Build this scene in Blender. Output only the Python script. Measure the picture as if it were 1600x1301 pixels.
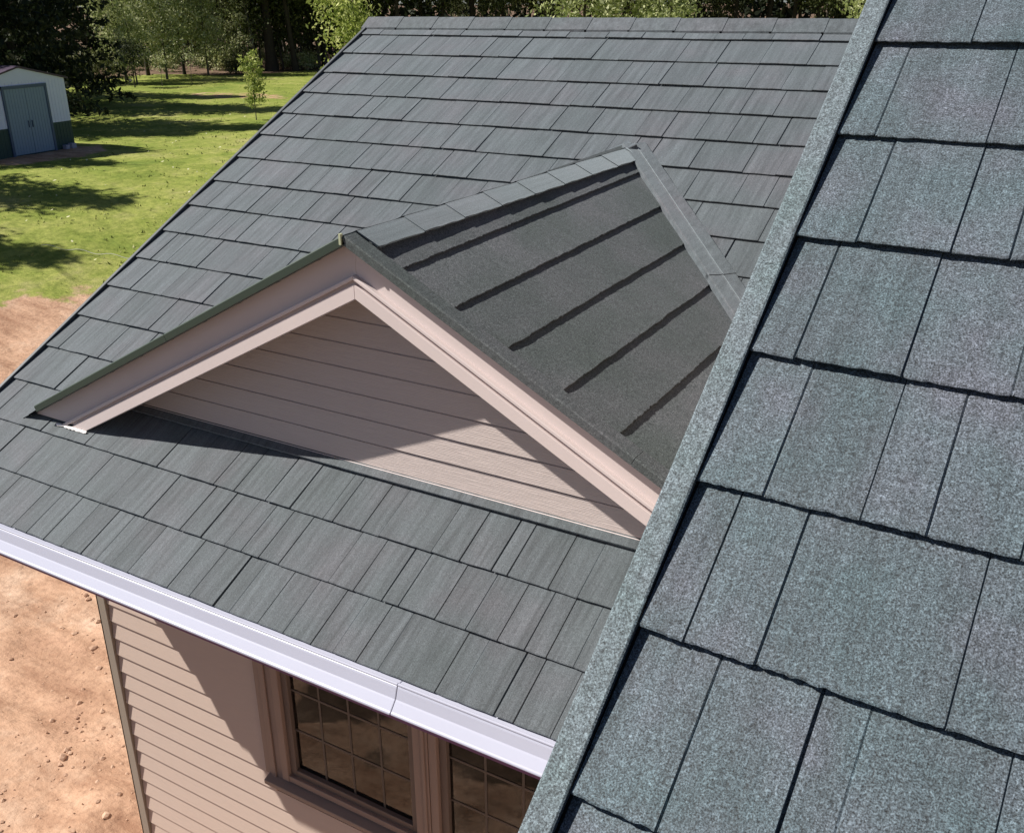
import bpy, bmesh, math, random
from mathutils import Vector, Matrix, noise
R = math.radians
random.seed(7)
scene = bpy.context.scene
for o in list(bpy.data.objects): bpy.data.objects.remove(o)

# ------------------------------------------------------------------ camera, sky, sun
CAM = Vector((6.27767, -2.91887, 2.87076))
cam = bpy.data.objects.new('camera', bpy.data.cameras.new('camera'))
cam.matrix_world = Matrix(((0.86331634, -0.19266985, 0.46643673, CAM.x), (0.50463352, 0.33959196, -0.79373945, CAM.y),
                           (-0.0054685, 0.92062784, 0.39040295, CAM.z), (0, 0, 0, 1)))
cam.data.sensor_width = 36; cam.data.lens = 1538.3 / 1600 * 36
cam.data.clip_start = 0.05; cam.data.clip_end = 2000
scene.collection.objects.link(cam); scene.camera = cam

SUN = Vector((-2.17, -1.0, 2.34)).normalized()
elev = math.asin(SUN.z)
w = bpy.data.worlds.new("World"); scene.world = w; w.use_nodes = True
nt = w.node_tree; bg = nt.nodes['Background']
sky = nt.nodes.new('ShaderNodeTexSky'); sky.sky_type = 'NISHITA'; sky.sun_disc = False
sky.sun_elevation = elev; sky.sun_rotation = math.atan2(SUN.x, SUN.y)
sky.air_density = 0.6; sky.dust_density = 0.5
nt.links.new(sky.outputs[0], bg.inputs[0]); bg.inputs[1].default_value = 0.05
sl = bpy.data.lights.new('sun', 'SUN'); sl.energy = 5.0; sl.angle = R(0.55); sl.color = (1, 0.94, 0.86)
so = bpy.data.objects.new('sun', sl); so.rotation_euler = SUN.to_track_quat('Z', 'Y').to_euler(); scene.collection.objects.link(so)
scene.view_settings.view_transform = 'Standard'; scene.view_settings.look = 'None'
scene.view_settings.exposure = 0.58; scene.view_settings.gamma = 1

# ------------------------------------------------------------------ helpers
col = scene.collection
def tag(o, label=None, cat=None, group=None, kind=None):
    if label: o['label'] = label
    if cat: o['category'] = cat
    if group: o['group'] = group
    if kind: o['kind'] = kind
    return o
class MB:
    def __init__(s): s.v = []; s.f = []; s.t = []; s.tone = 0.5
    def quad(s, a, b, c, d):
        n = len(s.v); s.v += [a, b, c, d]; s.f.append((n, n+1, n+2, n+3)); s.t.append(s.tone)
    def tri(s, a, b, c):
        n = len(s.v); s.v += [a, b, c]; s.f.append((n, n+1, n+2)); s.t.append(s.tone)
    def box(s, x0, x1, y0, y1, z0, z1):
        n = len(s.v)
        s.v += [(x0,y0,z0),(x1,y0,z0),(x1,y1,z0),(x0,y1,z0),(x0,y0,z1),(x1,y0,z1),(x1,y1,z1),(x0,y1,z1)]
        for q in ((0,3,2,1),(4,5,6,7),(0,1,5,4),(1,2,6,5),(2,3,7,6),(3,0,4,7)):
            s.f.append(tuple(n+i for i in q)); s.t.append(s.tone)
    def sweep(s, prof, A, B):
        """closed profile: list of functions-free 3D points for start (A) and end (B)"""
        n = len(s.v); m = len(A); s.v += list(A) + list(B)
        for i in range(m):
            j = (i+1) % m; s.f.append((n+i, n+j, n+m+j, n+m+i)); s.t.append(s.tone)
        s.f.append(tuple(n+i for i in range(m))[::-1]); s.t.append(s.tone)
        s.f.append(tuple(n+m+i for i in range(m))); s.t.append(s.tone)
    def tube(s, p, q, r0, r1, k=7):
        p = Vector(p); q = Vector(q); d = (q-p).normalized()
        a = d.orthogonal().normalized(); b = d.cross(a); n = len(s.v)
        for c, r in ((p, r0), (q, r1)):
            for i in range(k):
                t = 2*math.pi*i/k; s.v.append(tuple(c + (a*math.cos(t)+b*math.sin(t))*r))
        for i in range(k):
            j = (i+1) % k; s.f.append((n+i, n+j, n+k+j, n+k+i)); s.t.append(s.tone)
    def build(s, name, m, parent=None, mw=None, bevel=0, smooth=False, clean=True):
        me = bpy.data.meshes.new(name); me.from_pydata([tuple(p) for p in s.v], [], s.f)
        at = me.attributes.new('tone', 'FLOAT', 'FACE'); at.data.foreach_set('value', s.t)
        if clean:
            b = bmesh.new(); b.from_mesh(me); bmesh.ops.recalc_face_normals(b, faces=b.faces); b.to_mesh(me); b.free()
        if smooth: me.polygons.foreach_set('use_smooth', [True]*len(me.polygons))
        me.materials.append(m)
        o = bpy.data.objects.new(name, me); col.objects.link(o)
        if mw is not None: o.matrix_world = mw
        if parent is not None:
            o.parent = parent; 
            if mw is not None: o.matrix_parent_inverse = parent_world(parent).inverted()
        if bevel:
            bv = o.modifiers.new('bevel', 'BEVEL'); bv.width = bevel; bv.segments = 2; bv.limit_method = 'ANGLE'; bv.angle_limit = R(35)
        return o
WORLD = {}
def parent_world(p):
    return WORLD.get(p.name, Matrix.Identity(4))
def reg(o, mw): WORLD[o.name] = mw.copy(); return o
def frame(o, X, S):
    X = Vector(X).normalized(); S = Vector(S); S = (S - X*S.dot(X)).normalized(); N = X.cross(S)
    return Matrix(((X.x, S.x, N.x, o[0]), (X.y, S.y, N.y, o[1]), (X.z, S.z, N.z, o[2]), (0, 0, 0, 1)))
def fit(o, h):   # origin shifted along the frame's normal
    m = o.copy(); n = Vector((m[0][2], m[1][2], m[2][2]))*h
    m[0][3] += n.x; m[1][3] += n.y; m[2][3] += n.z; return m
def empty(name, loc, rz=0):
    o = bpy.data.objects.new(name, None); o.location = loc; o.rotation_euler = (0, 0, rz); col.objects.link(o)
    WORLD[o.name] = Matrix.Translation(loc) @ Matrix.Rotation(rz, 4, 'Z'); return o
def terr(x, y):
    r = math.hypot(x-CAM.x, y-CAM.y); t = min(max((r-11)/21, 0), 1); t = t*t*(3-2*t)
    return -4 + 2.5*t
def polar(az, r):
    x = CAM.x + r*math.cos(R(az)); y = CAM.y + r*math.sin(R(az)); return Vector((x, y, terr(x, y)))

# ------------------------------------------------------------------ materials
class Mat:
    def __init__(s, name, rough=0.7, spec=0.4):
        s.m = bpy.data.materials.new(name); s.m.use_nodes = True; s.t = s.m.node_tree; s.b = s.t.nodes['Principled BSDF']
        s.b.inputs['Roughness'].default_value = rough; s.b.inputs['Specular IOR Level'].default_value = spec
        s.tc = s.t.nodes.new('ShaderNodeTexCoord')
    def n(s, k, **kw):
        x = s.t.nodes.new(k)
        for a, b in kw.items(): setattr(x, a, b)
        return x
    def L(s, a, b): s.t.links.new(a, b)
    def noise(s, scale, detail=3, rough=0.5, sc=(1, 1, 1), off=0):
        mp = s.n('ShaderNodeMapping'); mp.inputs['Scale'].default_value = sc; mp.inputs['Location'].default_value = (off, off*.7, off*.3)
        s.L(s.tc.outputs['Object'], mp.inputs[0]); nz = s.n('ShaderNodeTexNoise')
        nz.inputs['Scale'].default_value = scale; nz.inputs['Detail'].default_value = detail; nz.inputs['Roughness'].default_value = rough
        s.L(mp.outputs[0], nz.inputs['Vector']); return nz.outputs['Fac']
    def ramp(s, fac, stops):
        r = s.n('ShaderNodeValToRGB'); e = r.color_ramp.elements
        e[0].position, e[0].color = stops[0][0], (*stops[0][1], 1); e[1].position, e[1].color = stops[-1][0], (*stops[-1][1], 1)
        for p, c in stops[1:-1]:
            q = e.new(p); q.color = (*c, 1)
        s.L(fac, r.inputs[0]); return r.outputs[0]
    def attr(s, name): a = s.n('ShaderNodeAttribute'); a.attribute_name = name; return a.outputs['Fac']
    def mix(s, f, a, b, mode='MIX'):
        m = s.n('ShaderNodeMix', data_type='RGBA', blend_type=mode)
        for i, x in ((0, f), (6, a), (7, b)):
            if isinstance(x, (int, float)): m.inputs[i].default_value = x
            elif isinstance(x, tuple): m.inputs[i].default_value = (*x, 1)
            else: s.L(x, m.inputs[i])
        return m.outputs[2]
    def mapr(s, f, a, b, c, d):
        m = s.n('ShaderNodeMapRange'); s.L(f, m.inputs[0])
        for i, x in enumerate((a, b, c, d)): m.inputs[i+1].default_value = x
        return m.outputs[0]
    def color(s, c):
        if isinstance(c, tuple): s.b.inputs['Base Color'].default_value = (*c, 1)
        else: s.L(c, s.b.inputs['Base Color'])
    def bump(s, hs, strength=0.5, dist=0.01):
        b = s.n('ShaderNodeBump'); b.inputs['Strength'].default_value = strength; b.inputs['Distance'].default_value = dist
        s.L(hs, b.inputs['Height'])
        prev = s.b.inputs['Normal'].links
        if prev: s.L(prev[0].from_socket, b.inputs['Normal'])
        s.L(b.outputs[0], s.b.inputs['Normal'])

def shingle_mat(name, tints, grit, gs, rough, spec, grain=0.35, patch=1.6, sheen=.62):
    m = Mat(name, rough, spec)
    base = m.ramp(m.noise(patch, 3, .55), [(.33, tints[0]), (.5, tints[1]), (.66, tints[2])])
    tone = m.mapr(m.attr('tone'), 0, 1, .90, 1.10)
    c = m.mix(1.0, base, m.n('ShaderNodeCombineColor').outputs[0], 'MULTIPLY')
    cc = m.t.nodes[-2] if False else None
    comb = [x for x in m.t.nodes if x.bl_idname == 'ShaderNodeCombineColor'][0]
    for i in range(3): m.L(tone, comb.inputs[i])
    st = m.noise(1, 4, .65, (26, 1.3, 26))          # weathered streaks running down the slope
    c = m.mix(1.0, c, m.ramp(st, [(.3, (1-grain,)*3), (.7, (1+grain*.45,)*3)]), 'MULTIPLY')
    m.b.inputs['Sheen Weight'].default_value = sheen; m.b.inputs['Sheen Roughness'].default_value = .42; m.b.inputs['Sheen Tint'].default_value = (.78, .92, 1, 1)
    c = m.mix(1.0, c, m.ramp(m.noise(gs*.33, 3, .7, off=2), [(.30, (1-grit*.38,)*3), (.5, (1, 1, 1)), (.70, (1+grit*.42,)*3)]), 'MULTIPLY')
    g = m.noise(gs, 2, .8)
    c = m.mix(1.0, c, m.ramp(g, [(.30, (1-grit,)*3), (.5, (1, 1, 1)), (.70, (1+grit*1.6,)*3)]), 'MULTIPLY')
    m.color(c)
    m.bump(m.noise(1, 3, .6, (42, 3, 42), 3), .55, .004)
    m.bump(g, .5, .0022)
    return m.m
shN = shingle_mat('stone_coated_shingle', ((.076, .092, .100), (.083, .096, .107), (.092, .096, .109)), .40, 230, .72, .30, .40)
shF = shingle_mat('stone_coated_shingle_close', ((.057, .086, .099), (.067, .089, .105), (.080, .090, .112)), 1.05, 280, .68, .4, .28, 3.2, .40)
shT = shingle_mat('rake_trim_granules', ((.088, .122, .132), (.098, .126, .141), (.103, .127, .145)), .95, 280, .7, .4, .06, 6)
shD = shingle_mat('dormer_shingle', ((.066, .080, .077), (.082, .093, .096), (.100, .106, .114)), .62, 170, .72, .28, .10, 1.5, .08)

def plain(name, c, rough=.5, spec=.4, var=.06, scale=3, bump=0, metal=0):
    m = Mat(name, rough, spec); nz = m.noise(scale, 4, .6)
    m.color(m.mix(nz, tuple(x*(1-var) for x in c), tuple(min(1, x*(1+var)) for x in c)))
    if bump: m.bump(m.noise(scale*12, 3, .6), bump, .002)
    m.b.inputs['Metallic'].default_value = metal
    return m.m
M_fascia = plain('painted_fascia', (.69, .60, .585), .45, .4, .05)
M_under = plain('dark_underlayment', (.02, .02, .022), .9)
M_drip = plain('green_drip_edge', (.036, .054, .041), .45, .5)
M_raketrim = plain('grey_rake_trim', (.10, .11, .12), .5)
M_gutter_shade = plain('gutter_painted_shade', (.055, .018, .045), .6)  # dark maroon carries the shade of the gutter's underside in its colour
M_gutter = plain('white_gutter_enamel', (.435, .45, .55), .28, .6, .03, 1.5)
M_post = plain('taupe_corner_post', (.26, .225, .185), .6)
M_sof = plain('soffit_vinyl', (.42, .35, .30), .6)
M_frame = plain('window_vinyl', (.26, .19, .16), .5)
M_sash = plain('window_sash', (.14, .105, .088), .5)
M_munt = plain('window_grille', (.09, .072, .06), .5)
M_flash = plain('apron_flashing', (.060, .066, .062), .6, .3, .2, 8)
M_caulk = plain('chipped_white_caulk', (.75, .73, .72), .7)

def siding(name, c1, c2, wood):
    m = Mat(name, .6, .3)
    g = m.noise(1, 4, .7, (5, 5, 60))
    c = m.mix(g, c1, c2); m.color(c)
    # raised grain running along each board
    mp = m.n('ShaderNodeMapping'); mp.inputs['Scale'].default_value = (3.2, 3.2, 48); m.L(m.tc.outputs['Object'], mp.inputs[0])
    wv = m.n('ShaderNodeTexWave', wave_type='BANDS', bands_direction='Z'); wv.inputs['Scale'].default_value = 1.0; wv.inputs['Distortion'].default_value = 9
    wv.inputs['Detail'].default_value = 3; wv.inputs['Detail Scale'].default_value = 1.3
    m.L(mp.outputs[0], wv.inputs['Vector']); m.bump(wv.outputs['Fac'], wood, .004)
    return m.m
M_gable = siding('gable_lap_siding', (.50, .43, .41), (.58, .505, .48), .30)
M_wall = siding('wall_vinyl_siding', (.48, .385, .33), (.53, .43, .37), .10)

# glass: dark pane with mirror-like reflection
mg = Mat('window_glass', .03, .5); t = mg.t; t.nodes.remove(mg.b)
gl = t.nodes.new('ShaderNodeBsdfGlossy'); gl.inputs['Roughness'].default_value = .02
gl.inputs['Color'].default_value = (.9, .9, .9, 1)
tr = t.nodes.new('ShaderNodeBsdfTransparent'); tr.inputs['Color'].default_value = (.40, .38, .36, 1)
fr = t.nodes.new('ShaderNodeFresnel'); fr.inputs['IOR'].default_value = 1.62
mx = t.nodes.new('ShaderNodeMixShader'); t.links.new(fr.outputs[0], mx.inputs[0]); t.links.new(tr.outputs[0], mx.inputs[1]); t.links.new(gl.outputs[0], mx.inputs[2])
t.links.new(mx.outputs[0], t.nodes['Material Output'].inputs[0]); M_glass = mg.m

# ------------------------------------------------------------------ ground
def smooth(a, b, x):
    t = min(max((x-a)/(b-a), 0), 1); return t*t*(3-2*t)
def n2(x, y, s, o=0): return noise.noise(Vector((x*s+o, y*s-o, o*.37)))
def dirt_at(x, y):
    d = math.hypot(x-3, y-3) + 1.0*n2(x, y, .35) + .5*n2(x, y, 1.3, 5)
    v = (1 - smooth(15.2, 16.4, d)) * smooth(-1.7, -.9, y + .9*n2(x, y, 1.6))      # unseen ground in front: soil stops here to cut bounce light
    a = (x+22.0)*.994 + (y-16.6)*.105; b = -(x+22.0)*.105 + (y-16.6)*.994       # worn apron in front of the shed
    v = max(v, 1 - smooth(.8, 1.25, math.hypot((a-.2)/1.0, b/2.2) + .2*n2(x, y, 2)))
    v = max(v, .5*(1 - smooth(.6, 1.2, math.hypot((x+31.7)/4.0, (y-34.6)/1.6) + .35*n2(x, y, .8))))
    return v
def leaf_and_bounce_cut_at(x, y):
    r = math.hypot(x-CAM.x, y-CAM.y) + 3*n2(x, y, .15) + 1.2*n2(x, y, .7)
    return max(smooth(68.5, 71, r), 1 - smooth(-.6, .4, y) if r < 40 else 0)   # unseen dark ground added in front to cut bounce onto the walls
gm = bpy.data.meshes.new('ground'); gv = []; gf = []; g1 = []; g2 = []
radii = [0.0]; r_ = 2.5
while r_ < 900: radii.append(r_); r_ *= (1.016 if r_ < 90 else 1.08)
angs = []; a_ = 0.0
while a_ < 360: angs.append(a_); a_ += (.35 if 110 < a_ < 185 else 2.0)
NA = len(angs)
for r_ in radii:
    for a_ in angs:
        x = CAM.x + r_*math.cos(R(a_)); y = CAM.y + r_*math.sin(R(a_)); z = terr(x, y)
        d = dirt_at(x, y) if r_ < 60 else 0
        if r_ < 60:
            # graded soil: blade ridges running away from the house, plus lumps
            u = x*.62 + y*.78; v_ = -x*.78 + y*.62
            ridge = noise.noise(Vector((u*.22, v_*2.1, 3)))*.035 + noise.noise(Vector((u*.5, v_*5.0, 9)))*.016
            lump = max(0, noise.noise(Vector((x*1.1+4, y*1.1, 1))))**1.5*.22*smooth(13.5, 10.5, math.hypot(x-CAM.x-0, y-CAM.y)) 
            z += d*(ridge + lump + .018*n2(x, y, 7)) + (1-d)*.05*n2(x, y, .6)
        gv.append((x, y, z)); g1.append(d); g2.append(leaf_and_bounce_cut_at(x, y))
for i in range(len(radii)-1):
    for j in range(NA):
        k = (j+1) % NA; gf.append((i*NA+j, (i+1)*NA+j, (i+1)*NA+k, i*NA+k))
gm.from_pydata(gv, [], gf)
for nm_, dat in (('dirt', g1), ('litter_and_bounce_cut', g2)):
    at = gm.attributes.new(nm_, 'FLOAT', 'POINT'); at.data.foreach_set('value', dat)
gm.polygons.foreach_set('use_smooth', [True]*len(gm.polygons))
m = Mat('ground_soil_and_grass', .95, .1)
gr = m.ramp(m.noise(.35, 6, .7), [(.32, (.12, .172, .034)), (.45, (.188, .232, .046)), (.55, (.25, .278, .070)), (.68, (.31, .30, .12))])
gr = m.mix(1.0, gr, m.ramp(m.noise(5, 6, .8), [(.3, (.55, .6, .5)), (.5, (1, 1, 1)), (.7, (1.5, 1.4, 1.5))]), 'MULTIPLY')
dn = m.noise(1, 6, .68, (.9, .9, .9)); mp = m.n('ShaderNodeMapping'); mp.inputs['Rotation'].default_value = (0, 0, R(-51.5)); mp.inputs['Scale'].default_value = (.55, 2.3, 1)
m.L(m.tc.outputs['Object'], mp.inputs[0]); ns = m.n('ShaderNodeTexNoise'); ns.inputs['Scale'].default_value = 1.4; ns.inputs['Detail'].default_value = 7; ns.inputs['Roughness'].default_value = .65
m.L(mp.outputs[0], ns.inputs['Vector'])
di = m.ramp(dn, [(.32, (.39, .235, .155)), (.5, (.48, .305, .205)), (.66, (.54, .38, .275))])
di = m.mix(1.0, di, m.ramp(ns.outputs['Fac'], [(.36, (.76, .71, .69)), (.5, (1, 1, 1)), (.64, (1.14, 1.15, 1.17))]), 'MULTIPLY')
di = m.mix(1.0, di, m.ramp(m.noise(14, 5, .7), [(.3, (.72, .7, .7)), (.5, (1, 1, 1)), (.72, (1.12, 1.12, 1.12))]), 'MULTIPLY')
li = m.ramp(m.noise(1.2, 6, .75), [(.3, (.06, .045, .028)), (.5, (.15, .10, .07)), (.68, (.25, .175, .125))])
edge = m.mapr(m.noise(2.2, 5, .7), .3, .7, -.35, .35)
ad = m.n('ShaderNodeMath', operation='ADD'); m.L(m.attr('dirt'), ad.inputs[0]); m.L(edge, ad.inputs[1])
c = m.mix(m.mapr(m.attr('litter_and_bounce_cut'), .35, .65, 0, 1), gr, li)
c = m.mix(m.mapr(ad.outputs[0], .35, .65, 0, 1), c, di); m.color(c)
m.bump(m.noise(9, 6, .75), .6, .04); m.bump(ns.outputs['Fac'], .7, .05)
gm.materials.append(m.m)
ground = bpy.data.objects.new('ground', gm); col.objects.link(ground); tag(ground, kind='structure')

# clods of soil (stuff)
mb = MB(); rc = random.Random(3)
def clod(mb, c, r):
    b = bmesh.new(); bmesh.ops.create_icosphere(b, subdivisions=1, radius=r)
    n = len(mb.v); o = rc.random()*99; sq = rc.uniform(.5, .8)
    for v in b.verts:
        k = 1 + .6*noise.noise(v.co.normalized()*1.3 + Vector((o, o, o)))
        mb.v.append((c[0]+v.co.x*k, c[1]+v.co.y*k*.9, c[2]+v.co.z*k*sq))
    b.verts.index_update()
    for f in b.faces: mb.f.append(tuple(n+v.index for v in f.verts)); mb.t.append(0)
    b.free()
for i in range(330):
    if i < 300:
        cx, cy = rc.choice(((-1.5, .9), (-.9, .5), (-2.2, 2.4), (-1.2, 1.9), (-3.4, 3.0), (-.6, 1.4)))
        x = rc.gauss(cx, .55); y = rc.gauss(cy, .45); r = min(.05, .009 + rc.expovariate(1/.010))
    else:
        x = rc.uniform(-11, 1); y = rc.uniform(-1, 8); r = min(.04, .007 + rc.expovariate(1/.007))
    if dirt_at(x, y) < .6 or (x > .2 and y > .8): continue
    u = x*.62 + y*.78; v_ = -x*.78 + y*.62
    z = terr(x, y) + noise.noise(Vector((u*.22, v_*2.1, 3)))*.035 + noise.noise(Vector((u*.5, v_*5.0, 9)))*.016
    z += max(0, noise.noise(Vector((x*1.1+4, y*1.1, 1))))**1.5*.22*smooth(13.5, 10.5, math.hypot(x-CAM.x, y-CAM.y))
    clod(mb, (x, y, z), r)
m = Mat('soil_clod', .95, .1); m.color(m.ramp(m.noise(3, 4, .6), [(.3, (.33, .20, .14)), (.7, (.55, .38, .27))])); m.bump(m.noise(40, 3, .7), .5, .01)
tag(mb.build('soil_clods', m.m, clean=False), 'loose clods of reddish soil scattered over the graded dirt beside the house', 'soil', kind='stuff')

# grass tufts and pale fallen leaves (stuff)
mb = MB(); rc = random.Random(5)
for i in range(2600):
    az = rc.uniform(126, 152); r = 19 + 42*rc.random()**1.1
    p = polar(az, r)
    if dirt_at(p.x, p.y) > .35: continue
    if n2(p.x, p.y, .5, 8) < -.25: continue
    for k in range(3):
        a = rc.uniform(0, 6.28); h = rc.uniform(.02, .055); w_ = rc.uniform(.012, .03)
        dx, dy = math.cos(a)*w_, math.sin(a)*w_; q = p + Vector((rc.gauss(0, .06), rc.gauss(0, .06), .0)); tx, ty = rc.gauss(0, .03), rc.gauss(0, .03)
        mb.tone = rc.random(); mb.tri((q.x-dx, q.y-dy, q.z-.02), (q.x+dx, q.y+dy, q.z-.02), (q.x+tx, q.y+ty, q.z+h))
m = Mat('grass_blade', .8, .2); m.color(m.ramp(m.attr('tone'), [(0, (.17, .21, .05)), (.6, (.24, .27, .08)), (1, (.36, .36, .16))]))
tag(mb.build('grass', m.m, clean=False), 'short tufts of yellow green grass growing over the lawn', 'grass', kind='stuff')
mb = MB()
for i in range(220):
    az = rc.uniform(126, 150); r = 20 + 26*rc.random()
    p = polar(az, r)
    if dirt_at(p.x, p.y) > .5: continue
    a = rc.uniform(0, 6.28); s = rc.uniform(.025, .06); ca, sa = math.cos(a)*s, math.sin(a)*s
    z = p.z+.07
    mb.quad((p.x-ca, p.y-sa, z), (p.x+sa*.6, p.y-ca*.6, z+.01), (p.x+ca, p.y+sa, z+.03), (p.x-sa*.6, p.y+ca*.6, z+.015))
tag(mb.build('fallen_leaves', plain('pale_leaf', (.62, .60, .38), .6), clean=False), 'small pale fallen leaves dotted over the sunlit lawn', 'leaves', kind='stuff')

# ------------------------------------------------------------------ house
TH = R(27.2775); CT, ST = math.cos(TH), math.sin(TH); EX = .33; H1 = .019
house = empty('house', (5.0, 3.0, -4.0))
tag(house, 'house with grey shingle roofs, small gabled dormer, white gutter and tan lap siding', 'house')

def shingles(courses, x_end, ex, h1, seg, strong=.009, base=.011, s_first=0.0, rag=.0015, x_start=0.0, top_cut=None, curve=0):
    """courses: {k: [(x, kind)]}; kind 2 = end joint, 1 = joint, 0 = faint. Local frame x, s, h."""
    mb = MB(); rr = random.Random(11)
    for k in sorted(courses):
        s0 = s_first + k*ex; s1 = s0 + ex + .045
        if top_cut is not None: s1 = min(s1, top_cut)
        js = [(x_start, 1)] + sorted(j for j in courses[k] if x_start + .03 < j[0] < x_end - .03) + [(x_end, 1)]
        # underlay of the course
        f = (s1-s0)/(ex+.045)
        mb.tone = .25
        hb0, hb1 = h1-base, h1*(1-f)-base*.5
        mb.quad((x_start, s0+.030, hb0), (x_end, s0+.030, hb0), (x_end, s1, hb1), (x_start, s1, hb1))
        prev_dh = 0
        for (xa, ka), (xb, kb) in zip(js[:-1], js[1:]):
            ga = (.0038, .0022, strong/2)[ka]; gb = (.0038, .0022, strong/2)[kb]
            dh = rr.choice((0, .0025, .005, .0035)); 
            if abs(dh-prev_dh) < .001: dh = (dh+.003) % .007
            prev_dh = dh
            mb.tone = rr.random()*.9+.05
            a, b = xa+ga, xb-gb; n = max(1, int((b-a)/seg)); up = rr.uniform(-.0015, .0015)
            skew = rr.uniform(-.0015, .0015)
            pts = []
            for i in range(n+1):
                x = a + (b-a)*i/n; w1 = rr.uniform(-rag, rag) + skew*(i/n-.5)
                pts.append((x, s0 + w1))
            nlo = len(mb.v)
            for (x, s) in pts:
                hh = h1 + dh + up
                mb.v += [(x, s+.044, -.003), (x, s+.034, hh-.008), (x, s+.001, hh-.0060), (x, s, hh-.0025), (x, s+.004, hh), (x, s1, h1*(1-f)+dh*.6)]
            for i in range(n):
                for q in range(5):
                    p = nlo+i*6+q; mb.f.append((p, p+6, p+7, p+1)); mb.t.append(mb.tone if q > 1 else .1)
            for e, xj, kj in ((nlo, xa, ka), (nlo+n*6, xb, kb)):      # sides: an embossed groove, or an open end joint
                x, s, hh = mb.v[e+4]; x5, s5, h5 = mb.v[e+5]
                if kj == 2: mb.quad((x, s, hh), (x5, s5, h5), (x5, s5, h5-base), (x, s, hh-base))
                else:
                    dp_ = (.0020, .0046)[kj]
                    mb.quad((x, s-.003, hh), (x5, s5, h5), (xj, s5, h5-dp_-dh*.6), (xj, s-.003, h1-dp_))
    return mb

def pattern(k, anchor, P, xa, xb, rr):
    off = ((0, 2), (.19, 0), (.39, 1), (.52, 0), (.665, 0), (.805, 1), (.90, 0))
    out = []; n0 = int((xa-anchor)/P)-2
    for n in range(n0, n0+int((xb-xa)/P)+5):
        for o_, kd in off:
            if o_ in (.90, .665) and rr.random() < .35: continue
            x = anchor + (n+o_)*P + (rr.uniform(-.03, .03) if o_ else 0)
            if xa < x < xb: out.append((x, kd))
    return out
XE = 7.0
anch = {0: 1.108, 1: 1.941, 2: 1.35, 3: .45, 4: .85, 5: 1.25, 6: 1.50, 7: .34, 8: .784, 9: 1.18, 10: 1.597, 11: 1.991, 12: 1.867, 13: .939, 14: 1.125, 15: 1.529, 16: 1.866, 17: .8}
rr = random.Random(2); mc = {}
for k in range(18):
    mc[k] = pattern(k, anch[k], 1.45 + .30*min(max((k-2)/12, 0), 1), -.05, XE+.3, rr)
def hard(k, xa, xb, L):
    mc[k] = [j for j in mc[k] if not (xa-.05 < j[0] < xb+.08)] + L
hard(0, .9, 4.6, [(1.108, 2), (1.25, 0), (1.406, 1), (1.56, 0), (1.733, 1), (1.86, 0), (1.979, 1), (2.122, 0), (2.43, 1), (2.595, 0), (2.77, 2), (2.88, 0), (3.076, 1), (3.245, 0), (3.423, 1), (3.558, 0), (3.70, 1), (3.83, 0), (4.148, 1), (4.26, 0), (4.46, 2), (4.56, 0)])
hard(1, .9, 4.75, [(1.13, 1), (1.36, 0), (1.62, 1), (1.941, 0), (2.236, 2), (2.40, 0), (2.575, 1), (2.70, 0), (2.827, 1), (2.966, 0), (3.299, 1), (3.464, 0), (3.64, 2), (3.741, 0), (3.956, 1), (4.13, 0), (4.304, 1), (4.448, 0), (4.559, 1), (4.696, 0)])
hard(2, 1.2, 4.7, [(1.30, 0), (1.50, 1), (1.75, 0), (1.98, 1), (2.22, 1), (2.38, 0), (2.62, 2), (2.80, 0), (3.033, 1), (3.10, 0), (3.289, 1), (3.407, 0), (3.739, 1), (3.911, 0), (4.095, 2), (4.185, 0), (4.409, 1), (4.564, 0)])
mwM = frame((0, 0, 0), (1, 0, 0), (0, CT, ST)); mwMs = fit(mwM, -H1)
RIDGE = 17.72*EX
roof = reg(shingles(mc, XE, EX, H1, .045, .011, top_cut=RIDGE).build('lower_roof', shN, house, mwMs, clean=False), mwMs)
# deck below the shingles, back slope
mb = MB()
mb.box(-.05, XE, .012, RIDGE, -.055, -.006)
mb.build('roof_deck', M_under, roof, mwMs)
yr, zr = RIDGE*CT, RIDGE*ST
mwB = frame((XE, 2*yr, 0), (-1, 0, 0), (0, -CT, ST)); mwBs = fit(mwB, -H1)
bc = {k: pattern(k, .3*k, 1.6, -.05, XE+.1, rr) for k in range(18)}
shingles(bc, XE, EX, H1, .5, .011, top_cut=RIDGE).build('back_roof_slope', shN, house, mwBs, clean=False)
# ridge cap pieces
mb = MB(); x = -.06; rr = random.Random(4)
zc = H1*.2
while x < XE:
    x2 = x + .415; mb.tone = rr.random(); r0 = .013; r1 = .018
    wv_ = .145
    for sg in (-1, 1):
        def P(xx, d, h): return (xx, yr + sg*d*CT, zr - d*ST + h + .012)
        A = [P(x, 0, r0+.012), P(x2, 0, r1+.012), P(x2, wv_, r1-.014), P(x, wv_, r0-.014)]
        Bt = [P(x, 0, -.012), P(x2, 0, -.012), P(x2, wv_, -.02), P(x, wv_, -.02)]
        mb.quad(*A); mb.quad(A[1], Bt[1], Bt[2], A[2]); mb.quad(A[2], Bt[2], Bt[3], A[3]); mb.quad(A[0], A[3], Bt[3], Bt[0])
    x = x2 - .02
mb.build('ridge_cap', shN, roof, Matrix.Identity(4), clean=False)
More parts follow.
